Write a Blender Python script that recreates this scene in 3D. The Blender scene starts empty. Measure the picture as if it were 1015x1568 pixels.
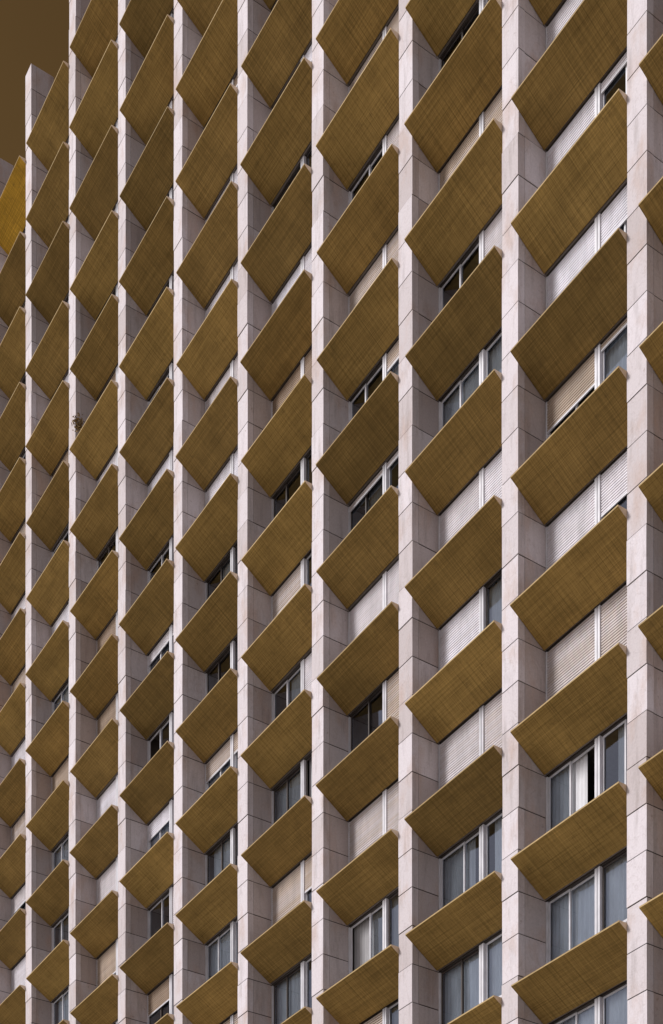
import bpy, math, random
from mathutils import Vector
random.seed(7)
scene = bpy.context.scene
# ------------------------------------------------------------------ params
TH = math.radians(56.8); S_, C_ = math.sin(TH), math.cos(TH)
W = 4.2; FT = 0.59; FD = 0.79; H = 2.96
CAMZ = 1.7; F = 2400.0
Z0 = 18.86           # tip height of row 0
KMIN, KMAX = -5, 15
TMIN, TMAX = -4, 15
def tip(k): return Z0 + H*k
TOPZ = tip(KMAX) + 3.25
DROP = 0.69

# ------------------------------------------------------------------ material helpers
def mat_new(name):
    m = bpy.data.materials.new(name); m.use_nodes = True
    nt = m.node_tree; b = nt.nodes['Principled BSDF']
    return m, nt, b
def N(nt, t, **kw):
    n = nt.nodes.new(t)
    for k, v in kw.items(): setattr(n, k, v)
    return n
def noise(nt, vec, scale, detail=4, rough=0.6):
    n = N(nt, 'ShaderNodeTexNoise'); n.inputs['Scale'].default_value = scale
    n.inputs['Detail'].default_value = detail; n.inputs['Roughness'].default_value = rough
    nt.links.new(vec, n.inputs['Vector']); return n.outputs['Fac']
def mapping(nt, vec, sc, loc=(0,0,0)):
    n = N(nt, 'ShaderNodeMapping'); n.inputs['Scale'].default_value = sc; n.inputs['Location'].default_value = loc
    nt.links.new(vec, n.inputs['Vector']); return n.outputs['Vector']
def ramp(nt, fac, stops):
    n = N(nt, 'ShaderNodeValToRGB'); e = n.color_ramp.elements
    while len(e) < len(stops): e.new(0.5)
    for i, (p, c) in enumerate(stops):
        e[i].position = p; e[i].color = (c[0], c[1], c[2], 1) if not isinstance(c, float) else (c, c, c, 1)
    nt.links.new(fac, n.inputs['Fac']); return n.outputs['Color']
def mix(nt, a, b, fac, mode='MIX'):
    n = N(nt, 'ShaderNodeMix', data_type='RGBA', blend_type=mode)
    def put(s, v):
        if isinstance(v, (tuple, float, int)):
            s.default_value = (v[0], v[1], v[2], 1) if isinstance(v, tuple) else v
        else: nt.links.new(v, s)
    put(n.inputs[0], fac); put(n.inputs[6], a); put(n.inputs[7], b)
    return n.outputs[2]
def mathn(nt, op, a, b=0.0, clamp=False):
    n = N(nt, 'ShaderNodeMath', operation=op); n.use_clamp = clamp
    for i, v in enumerate((a, b)):
        if isinstance(v, (int, float)): n.inputs[i].default_value = v
        else: nt.links.new(v, n.inputs[i])
    return n.outputs[0]
def attr(nt, name):
    n = N(nt, 'ShaderNodeAttribute'); n.attribute_name = name; return n.outputs['Fac']
def bump(nt, b, h, strength, dist):
    n = N(nt, 'ShaderNodeBump'); n.inputs['Strength'].default_value = strength
    n.inputs['Distance'].default_value = dist
    nt.links.new(h, n.inputs['Height']); nt.links.new(n.outputs[0], b.inputs['Normal'])
def coord(nt): return N(nt, 'ShaderNodeTexCoord').outputs['Object']

# stone of the fins
def stone_mat():
    m, nt, b = mat_new('limestone')
    co = coord(nt); tone = attr(nt, 'tone')
    base = ramp(nt, tone, [(0, (.46, .395, .38)), (.5, (.58, .525, .525)), (1, (.72, .67, .69))])
    n1 = noise(nt, mapping(nt, co, (1.1, 1.1, .6)), 1.2, 5, .6)
    warm = ramp(nt, n1, [(.50, 0.0), (.68, 1.0)])
    c = mix(nt, base, (.48, .33, .25), mathn(nt, 'MULTIPLY', warm, .5))
    n2 = noise(nt, mapping(nt, co, (3, 3, .45), (5, 2, 9)), 1.6, 5, .65)
    dk = ramp(nt, n2, [(.52, 0.0), (.76, 1.0)])
    c = mix(nt, c, (.22, .18, .16), mathn(nt, 'MULTIPLY', dk, .45))
    dn = N(nt, 'ShaderNodeTexNoise'); dn.inputs['Scale'].default_value = 1.6; dn.inputs['Detail'].default_value = 4
    dn.inputs['Distortion'].default_value = 1.6; nt.links.new(mapping(nt, co, (1, 1, .8), (3, 3, 3)), dn.inputs['Vector'])
    v = mathn(nt, 'ABSOLUTE', mathn(nt, 'SUBTRACT', dn.outputs['Fac'], .5))
    vein = ramp(nt, v, [(0.0, 1.0), (.015, 0.0)])
    c = mix(nt, c, (.30, .23, .20), mathn(nt, 'MULTIPLY', vein, .2))
    n3 = noise(nt, co, 22, 4, .7)
    g = ramp(nt, n3, [(.3, .90), (.7, 1.06)])
    c = mix(nt, c, g, 1.0, 'MULTIPLY')
    n4 = noise(nt, co, 5.0, 4, .6)
    sp = ramp(nt, n4, [(.67, 0.0), (.73, 1.0)])
    c = mix(nt, c, (.24, .165, .125), mathn(nt, 'MULTIPLY', sp, .45))
    nt.links.new(c, b.inputs['Base Color']); b.inputs['Roughness'].default_value = .8
    bump(nt, b, n3, .3, .008)
    return m
def joint_mat():
    m, nt, b = mat_new('mortar'); co = coord(nt)
    c = ramp(nt, noise(nt, co, 5), [(.3, (.012, .01, .01)), (.7, (.035, .028, .025))])
    nt.links.new(c, b.inputs['Base Color']); b.inputs['Roughness'].default_value = .95
    return m
def panel_mat(name, c0, c1, c2):
    m, nt, b = mat_new(name)
    co = coord(nt); tone = attr(nt, 'tone')
    base = ramp(nt, tone, [(0, c0), (.5, c1), (1, c2)])
    s1 = noise(nt, mapping(nt, co, (.4, 40, .3)), 1.0, 6, .8)
    c = mix(nt, base, ramp(nt, s1, [(.32, .66), (.68, 1.34)]), 1.0, 'MULTIPLY')
    s2 = noise(nt, mapping(nt, co, (42, .6, .4)), 1.0, 5, .8)
    c = mix(nt, c, ramp(nt, s2, [(.32, .66), (.68, 1.34)]), 1.0, 'MULTIPLY')
    w = N(nt, 'ShaderNodeTexWave'); w.bands_direction = 'X'; w.inputs['Scale'].default_value = 2.1
    w.inputs['Distortion'].default_value = .3
    nt.links.new(co, w.inputs['Vector'])
    c = mix(nt, c, ramp(nt, w.outputs['Fac'], [(.0, .86), (.16, 1.0)]), 1.0, 'MULTIPLY')
    s3 = noise(nt, mapping(nt, co, (.7, 1.0, 1)), 1.1, 4, .6)
    c = mix(nt, c, ramp(nt, s3, [(.3, .80), (.7, 1.18)]), 1.0, 'MULTIPLY')
    s4 = noise(nt, mapping(nt, co, (2, 2, 2)), 2.2, 4, .7)
    c = mix(nt, c, (.13, .085, .034), mathn(nt, 'MULTIPLY', ramp(nt, s4, [(.56, 0.0), (.78, 1.0)]), .5))
    nt.links.new(c, b.inputs['Base Color']); b.inputs['Roughness'].default_value = .95
    b.inputs['Specular IOR Level'].default_value = .1
    hsum = mathn(nt, 'ADD', mathn(nt, 'MULTIPLY', w.outputs['Fac'], .3), mathn(nt, 'ADD', s2, s1))
    bump(nt, b, hsum, .45, .01)
    return m
def simple_tone(name, a, c, rough=.6, metal=0.0, nscale=6.0):
    m, nt, b = mat_new(name); co = coord(nt)
    base = ramp(nt, attr(nt, 'tone'), [(0, a), (1, c)])
    n = noise(nt, mapping(nt, co, (1, 1, .4)), nscale, 4)
    cc = mix(nt, base, ramp(nt, n, [(.3, .82), (.7, 1.1)]), 1.0, 'MULTIPLY')
    nt.links.new(cc, b.inputs['Base Color']); b.inputs['Roughness'].default_value = rough
    b.inputs['Metallic'].default_value = metal
    return m
def glass_mat():
    m = bpy.data.materials.new('window_glass'); m.use_nodes = True; nt = m.node_tree
    nt.nodes.clear()
    out = N(nt, 'ShaderNodeOutputMaterial'); mx = N(nt, 'ShaderNodeMixShader')
    tr = N(nt, 'ShaderNodeBsdfTransparent'); tr.inputs[0].default_value = (.78, .83, .86, 1)
    gl = N(nt, 'ShaderNodeBsdfGlossy'); gl.inputs['Roughness'].default_value = .03
    gl.inputs['Color'].default_value = (.8, .87, .97, 1)
    lw = N(nt, 'ShaderNodeFresnel'); lw.inputs['IOR'].default_value = 1.5
    f = mathn(nt, 'ADD', mathn(nt, 'MULTIPLY', lw.outputs[0], 2.2), .05, True)
    bp = N(nt, 'ShaderNodeBump'); bp.inputs['Strength'].default_value = .08; bp.inputs['Distance'].default_value = .02
    nt.links.new(noise(nt, coord(nt), 1.5, 2), bp.inputs['Height'])
    nt.links.new(bp.outputs[0], gl.inputs['Normal'])
    nt.links.new(f, mx.inputs[0]); nt.links.new(tr.outputs[0], mx.inputs[1]); nt.links.new(gl.outputs[0], mx.inputs[2])
    nt.links.new(mx.outputs[0], out.inputs[0])
    return m

M_stone = stone_mat(); M_joint = joint_mat()
M_panel = panel_mat('ochre_panel', (.255, .168, .056), (.33, .216, .070), (.40, .264, .084))
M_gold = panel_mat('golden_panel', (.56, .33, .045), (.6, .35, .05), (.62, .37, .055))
M_cap = simple_tone('panel_end_cap', (.60, .45, .29), (.76, .62, .46), .8)
M_lip = simple_tone('panel_lip', (.36, .25, .10), (.50, .36, .16), .8)
M_alu = simple_tone('aluminium_frame', (.52, .52, .55), (.80, .80, .84), .5, .0)
M_dark = simple_tone('dark_frame', (.03, .025, .022), (.08, .06, .05), .5)
def shutter_mat():
    m, nt, b = mat_new('shutter_slats'); co = coord(nt)
    base = ramp(nt, attr(nt, 'tone'), [(0, (.36, .26, .18)), (.35, (.54, .44, .35)), (.6, (.66, .61, .61)), (1, (.84, .83, .89))])
    n = noise(nt, mapping(nt, co, (1, 1, .4)), 3.0, 4)
    cc = mix(nt, base, ramp(nt, n, [(.3, .82), (.7, 1.08)]), 1.0, 'MULTIPLY')
    nt.links.new(cc, b.inputs['Base Color']); b.inputs['Roughness'].default_value = .55
    return m
M_shut = shutter_mat()
M_glass = glass_mat()
M_curt = simple_tone('curtain_cloth', (.10, .09, .08), (.82, .83, .86), .9, 0, 3)
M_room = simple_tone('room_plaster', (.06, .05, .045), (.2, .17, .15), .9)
M_conc = simple_tone('concrete', (.2, .17, .15), (.34, .3, .28), .9)

# ------------------------------------------------------------------ mesh builder
class MB:
    def __init__(s, name, mats):
        s.name, s.mats = name, mats; s.v, s.f, s.t, s.m = [], [], [], []
    def face(s, pts, mi=0, tone=.5):
        i = len(s.v); s.v += pts; s.f.append(tuple(range(i, i+len(pts)))); s.t.append(tone); s.m.append(mi)
    def box(s, x0, x1, y0, y1, z0, z1, mi=0, tone=.5):
        i = len(s.v)
        s.v += [(x0,y0,z0),(x1,y0,z0),(x1,y1,z0),(x0,y1,z0),(x0,y0,z1),(x1,y0,z1),(x1,y1,z1),(x0,y1,z1)]
        for q in ((0,3,2,1),(4,5,6,7),(0,1,5,4),(1,2,6,5),(2,3,7,6),(3,0,4,7)):
            s.f.append(tuple(i+a for a in q)); s.t.append(tone); s.m.append(mi)
    def prism(s, sec, x0, x1, mi, mcap, tone, tcap, sag=0.0, mlip=None):
        n = len(sec); i = len(s.v)
        s.v += [(x0, y, z) for y, z in sec] + [(x1, y, z+sag) for y, z in sec]
        for a in range(n):
            b = (a+1) % n
            s.f.append((i+a, i+b, i+n+b, i+n+a)); s.t.append(tone)
            s.m.append(mlip if (mlip is not None and a == 0) else mi)
        s.f.append(tuple(i+a for a in reversed(range(n)))); s.t.append(tcap); s.m.append(mcap)
        s.f.append(tuple(i+n+a for a in range(n))); s.t.append(tcap); s.m.append(mcap)
    def build(s, parent=None):
        me = bpy.data.meshes.new(s.name); me.from_pydata(s.v, [], s.f)
        for m in s.mats: me.materials.append(m)
        me.polygons.foreach_set('material_index', s.m)
        a = me.attributes.new('tone', 'FLOAT', 'FACE'); a.data.foreach_set('value', s.t)
        me.update()
        o = bpy.data.objects.new(s.name, me); scene.collection.objects.link(o)
        if parent: o.parent = parent
        return o

bld = bpy.data.objects.new('apartment_building', None); scene.collection.objects.link(bld)
fins = MB('stone_fins', [M_stone, M_joint])
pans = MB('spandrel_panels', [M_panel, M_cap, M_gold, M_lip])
frm = MB('window_frames', [M_alu, M_dark])
shu = MB('roller_shutters', [M_shut, M_alu])
gls = MB('window_panes', [M_glass])
cur = MB('curtains', [M_curt])
body = MB('floors_and_walls', [M_conc, M_room])
R = random.random; U = random.uniform

# ------------------------------------------------------------------ fins
for t in range(TMIN, TMAX+1):
    xl = -W*t; xr = xl+FT
    fins.box(xl+.014, xr-.014, .014, FD+.15, 0, TOPZ-.02, 1, .5)
    course = H/3.0
    z = TOPZ
    bt = U(.4, .6)
    while z > 0.02:
        zb = max(0.0, z-course)
        j = U(-.010, .010); jx = U(-.008, .008)
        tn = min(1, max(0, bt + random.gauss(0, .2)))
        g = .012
        fins.box(xl+jx, xr+jx, j, .20, zb+g, z-g, 0, min(1, tn+.3))  # front blocks toned lighter: brighter light on the fronts put into colour
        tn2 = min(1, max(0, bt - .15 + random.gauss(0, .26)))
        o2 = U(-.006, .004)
        fins.box(xl+jx+.002, xr-.003+o2, .2075, FD+.14, zb+g, z-g, 0, tn2)  # side blocks toned darker: weaker light on the sides put into colour
        z -= course

# ------------------------------------------------------------------ panels
for t in range(TMIN, TMAX):
    x0 = -W*(t+1)+FT+.008; x1 = -W*t-.008
    for k in range(KMIN, KMAX+1):
        z = tip(k) + U(-.02, .02)
        dy = U(-.02, .02); dd = DROP+U(-.02, .02)
        sec = [(-.24+dy, z), (-.24+dy, z-.035), (FD-.005, z-dd), (FD-.005, z-dd+.17), (.06, z)]
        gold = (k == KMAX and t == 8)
        tn = min(1, max(0, random.gauss(.5, .3) ))
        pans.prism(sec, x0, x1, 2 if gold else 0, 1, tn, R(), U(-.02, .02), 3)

# ------------------------------------------------------------------ windows
TAB = {
 (0,8):(1,1,.8),(0,7):(1,.15,.9),(0,6):(1,.5,1),(0,5):(.5,.1,.3),(0,4):(1,.6,.85),(0,3):(1,1,.5),(0,2):(0,0,.5),(0,1):(0,0,.6),(0,0):(0,0,.6),
 (1,9):(0,0,.5),(1,8):(1,1,.35),(1,7):(0,1,.75),(1,6):(0,0,.5),(1,5):(1,1,.8),(1,4):(1,0,.85),(1,3):(1,1,.65),(1,2):(0,0,.5),(1,1):(0,0,.9),(1,0):(0,0,.5),
 (2,10):(1,1,.4),(2,9):(0,1,.6),(2,8):(1,1,.45),(2,7):(0,.3,.4),(2,6):(.1,.1,.6),(2,5):(1,1,.75),(2,4):(0,1,.45),(2,3):(1,1,.6),(2,2):(0,0,.5),(2,1):(1,0,.4),
 (3,11):(1,.3,.95),(3,10):(0,0,.5),(3,9):(1,1,.95),(3,8):(1,1,.0),(3,7):(0,0,.5),(3,6):(.5,0,.5),(3,5):(0,1,.8),(3,4):(0,0,.4),(3,3):(1,.6,.4),(3,2):(0,0,.3),(3,1):(1,1,.5),
 (4,10):(1,1,.95),(4,8):(1,1,.95),(4,7):(0,0,.5),(4,6):(0,0,.5),(4,5):(.4,.4,.4),(4,4):(0,0,.5),(4,3):(0,0,.5),(4,2):(1,1,.4),
}
CUR = {(0,1):.95,(0,0):1.0,(1,1):.95,(2,2):.4,(1,6):.8,(4,3):.9,(3,4):.6,(1,4):.7}
WH = 1.68
for t in range(TMIN, TMAX):
    x0 = -W*(t+1)+FT+.004; x1 = -W*t-.004
    for k in range(KMIN, KMAX+1):
        zh = tip(k)-DROP+.02; zs = zh-WH
        xm = (x0+x1)/2
        ft = U(.3, 1)
        yf = FD+.05
        frm.box(x0, x1, yf+.02, yf+.10, zh-.06, zh, 1, .3)  # head bar in dark colour: paints the shadow line under the panel
        frm.box(x0, x1, yf-.02, yf+.10, zs, zs+.06, 0, ft)
        frm.box(x0, x0+.05, yf, yf+.10, zs+.062, zh-.062, 0, ft)
        frm.box(x1-.05, x1, yf, yf+.10, zs+.062, zh-.062, 0, ft)
        frm.box(xm-.085, xm-.012, yf-.03, yf+.10, zs+.062, zh-.062, 0, ft)
        frm.box(xm+.012, xm+.085, yf-.03, yf+.10, zs+.062, zh-.062, 0, ft)
        frm.box(xm-.011, xm+.011, yf+.02, yf+.09, zs+.062, zh-.062, 1, .2)
        if (t, k) in TAB: a, c, tn = TAB[(t, k)]
        else:
            pc = .42 if k > 6 else .30
            def st():
                r = R()
                if r < pc: return 1
                if r < pc+.2: return U(.15, .7)
                return 0
            a, c = st(), st()
            if R() < .4: c = a
            tn = random.choice([.1, .3, .45, .75, .9, 1])
        for (ua, ub, cl) in ((x0+.052, xm-.087, a), (xm+.087, x1-.052, c)):
            ztop = zh-.062; zbot = zs+.062
            um = (ua+ub)/2 + U(-.12, .12)
            dk = 1 if R() < .3 else 0
            for si, (sa, sb, yy) in enumerate(((ua, um+.02, yf+.055), (um-.02, ub, yf+.085))):
                fr = .045
                frm.box(sa, sa+fr, yy, yy+.025, zbot, ztop, dk, ft)
                frm.box(sb-fr, sb, yy, yy+.025, zbot, ztop, dk, ft)
                frm.box(sa+fr, sb-fr, yy, yy+.025, ztop-.05, ztop, dk, ft)
                frm.box(sa+fr, sb-fr, yy, yy+.025, zbot, zbot+.05, dk, ft)
                if not (R() < .08 and cl < .2):
                    gls.face([(sa+fr, yy+.012, zbot+.05), (sb-fr, yy+.012, zbot+.05), (sb-fr, yy+.012, ztop-.05), (sa+fr, yy+.012, ztop-.05)])
            if cl > .02:
                zend = ztop-(ztop-zbot)*cl
                p = .066; z = ztop; tt = min(1, max(0, tn+U(-.06, .06)))
                while z-p > zend:
                    ya = yf+.012
                    tj = min(1, max(0, tt+U(-.07, .07)))
                    shu.face([(ua, ya+.022, z-p), (ub, ya+.022, z-p), (ub, ya-.012, z-p*.86), (ua, ya-.012, z-p*.86)], 0, tj)
                    shu.face([(ua, ya-.012, z-p*.86), (ub, ya-.012, z-p*.86), (ub, ya-.006, z-p*.3), (ua, ya-.006, z-p*.3)], 0, tj)
                    shu.face([(ua, ya-.006, z-p*.3), (ub, ya-.006, z-p*.3), (ub, ya+.022, z), (ua, ya+.022, z)], 0, tj)
                    z -= p
                shu.box(ua, ub, yf, yf+.028, z-.045, z-.002, 1, .7)
            ct = CUR.get((t, k), None)
            if ct is not None or R() < .55:
                tn_c = ct if ct is not None else random.choice([.15, .3, .5, .7, .9, 1.0])
                ca = ua if ct is not None or R() < .5 else ua+U(.2, .9)
                cb = ub if ct is not None or R() < .5 else ub-U(.2, .5)
                n = max(4, int((cb-ca)/.07)); pts = []
                for i in range(n+1):
                    pts.append((ca+(cb-ca)*i/n, yf+.17+(.025 if i % 2 else -.015)*U(.3, 1)))
                zc = zh
                for i in range(n):
                    (xa, ya), (xb, yb) = pts[i], pts[i+1]
                    cur.face([(xa, ya, zs-.1), (xb, yb, zs-.1), (xb, yb, zc), (xa, ya, zc)], 0, tn_c)
        body.box(x0, x1, FD+.03, FD+.205, zh+.003, zh+H-WH-.003, 0, R())
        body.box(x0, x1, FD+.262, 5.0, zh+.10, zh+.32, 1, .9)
# ground floor
for t in range(TMIN, TMAX):
    x0 = -W*(t+1)+FT+.004; x1 = -W*t-.004
    zt = tip(KMIN)-DROP+.02-WH
    body.box(x0, x1, FD+.05, FD+.25, zt-.35, zt-.004, 0, .5)
    body.box(x0, x1, FD+.05, FD+.25, 0, .35, 0, .3)
    gls.face([(x0, FD+.12, .35), (x1, FD+.12, .35), (x1, FD+.12, zt-.35), (x0, FD+.12, zt-.35)])
XA = -W*TMAX; XB = -W*TMIN+FT
for t in range(TMIN, TMAX+1):
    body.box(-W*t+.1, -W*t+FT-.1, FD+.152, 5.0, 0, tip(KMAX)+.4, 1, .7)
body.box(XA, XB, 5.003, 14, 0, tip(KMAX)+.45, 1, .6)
body.box(XA+.1, XB-.1, FD+.25, 5.0, tip(KMAX)+.15, tip(KMAX)+.4, 0, .6)
for m in (fins, pans, frm, shu, gls, cur, body): m.build(bld)

# ------------------------------------------------------------------ small dry plant rooted in a joint of a fin
mp = simple_tone('dry_leaves', (.14, .09, .03), (.46, .31, .13), .8)
pl = MB('wall_plant', [mp])
cx, cy, cz = -W*7+FT+.05, .05, 49.5
for i in range(170):
    d = Vector((random.gauss(.03, .07), random.gauss(0, .10), random.gauss(0, .14)))
    p = Vector((cx, cy, cz))+d
    a = Vector((U(-1,1), U(-1,1), U(-1,1))).normalized()*.05
    b = a.cross(Vector((U(-1,1), U(-1,1), U(-1,1)))).normalized()*.03
    pl.face([tuple(p-a), tuple(p+b), tuple(p+a), tuple(p-b)], 0, R())
for i in range(8):
    e = Vector((cx, cy, cz))+Vector((random.gauss(.03, .06), random.gauss(0, .08), random.gauss(0, .12)))
    r = Vector((-W*7+FT-.01, .1, cz-.1)); s = Vector((0, 0, .012))
    pl.face([tuple(r-s), tuple(e-s*.4), tuple(e+s*.4), tuple(r+s)], 0, .2)
pl.build()

# ------------------------------------------------------------------ ground
mg, nt, b = mat_new('pale_paving'); co = coord(nt)
br = N(nt, 'ShaderNodeTexBrick'); br.inputs['Scale'].default_value = 1.0
br.inputs['Color1'].default_value = (.36, .33, .30, 1); br.inputs['Color2'].default_value = (.42, .39, .35, 1)
br.inputs['Mortar'].default_value = (.2, .18, .16, 1); br.inputs['Mortar Size'].default_value = .01
nt.links.new(co, br.inputs['Vector'])
cc = mix(nt, br.outputs['Color'], ramp(nt, noise(nt, co, .3), [(.3, .85), (.7, 1.1)]), 1.0, 'MULTIPLY')
nt.links.new(cc, b.inputs['Base Color']); b.inputs['Roughness'].default_value = .9
g = MB('ground', [mg]); g.face([(-1500,-1500,0),(1500,-1500,0),(1500,1500,0),(-1500,1500,0)]); g.build()

# ------------------------------------------------------------------ world + sun
SUN_EL = math.radians(37); SUN_AZ_VEC = Vector((-.42, -1, 0)).normalized()   # direction TO the sun
w = bpy.data.worlds.new('World'); scene.world = w; w.use_nodes = True
nt = w.node_tree; bg = nt.nodes['Background']; bg.inputs['Strength'].default_value = .11
sky = N(nt, 'ShaderNodeTexSky', sky_type='NISHITA'); sky.sun_disc = False
sky.sun_elevation = SUN_EL; sky.sun_rotation = math.atan2(SUN_AZ_VEC.x, SUN_AZ_VEC.y)
gen = N(nt, 'ShaderNodeTexCoord').outputs['Generated']
cl = noise(nt, mapping(nt, gen, (1, 1, 2)), 2.5, 6, .6)
cloud = ramp(nt, cl, [(.3, (.68, .65, .67)), (.7, (1.08, 1.0, 1.03))])
cs = mix(nt, cloud, (4.7, 4.5, 4.7), 1.0, 'MULTIPLY')
front = mix(nt, sky.outputs[0], cs, .72)
sep = N(nt, 'ShaderNodeSeparateXYZ'); nt.links.new(gen, sep.inputs[0])
# sky dimming toward +X, added to darken the side faces of the fins
dim_x = ramp(nt, sep.outputs[0], [(.15, 1.0), (.9, .55)])
front = mix(nt, front, dim_x, 1.0, 'MULTIPLY')
f = ramp(nt, sep.outputs[1], [(.0, 0.0), (.2, 1.0)])
bn = noise(nt, mapping(nt, gen, (1, 1, 1)), 3.0, 3, .5)
brown = ramp(nt, bn, [(.3, (.72, .41, .15)), (.7, (1.0, .58, .22))])
allc = mix(nt, front, brown, f)
nt.links.new(allc, bg.inputs['Color'])
sd = bpy.data.lights.new('sun', 'SUN'); sd.energy = 3.3; sd.angle = math.radians(12); sd.color = (1, .96, .96)
so = bpy.data.objects.new('sun', sd); scene.collection.objects.link(so)
dv = Vector((SUN_AZ_VEC.x*math.cos(SUN_EL), SUN_AZ_VEC.y*math.cos(SUN_EL), math.sin(SUN_EL)))
so.rotation_euler = dv.to_track_quat('Z', 'Y').to_euler()

# ------------------------------------------------------------------ camera
cam = bpy.data.cameras.new('camera'); co_ = bpy.data.objects.new('camera', cam); scene.collection.objects.link(co_)
cam.sensor_fit = 'HORIZONTAL'; cam.sensor_width = 36; cam.lens = F/1015*36
cam.shift_y = (2635-784)/1015.0
cam.clip_start = .1; cam.clip_end = 5000
X0, ZZ = 6.346, 33.66
co_.location = (-(X0*C_) + ZZ*S_, -(X0*S_) - ZZ*C_, CAMZ)
co_.rotation_euler = (math.radians(90), 0, TH)
scene.camera = co_
scene.view_settings.view_transform = 'Standard'; scene.view_settings.look = 'None'; scene.view_settings.exposure = 0
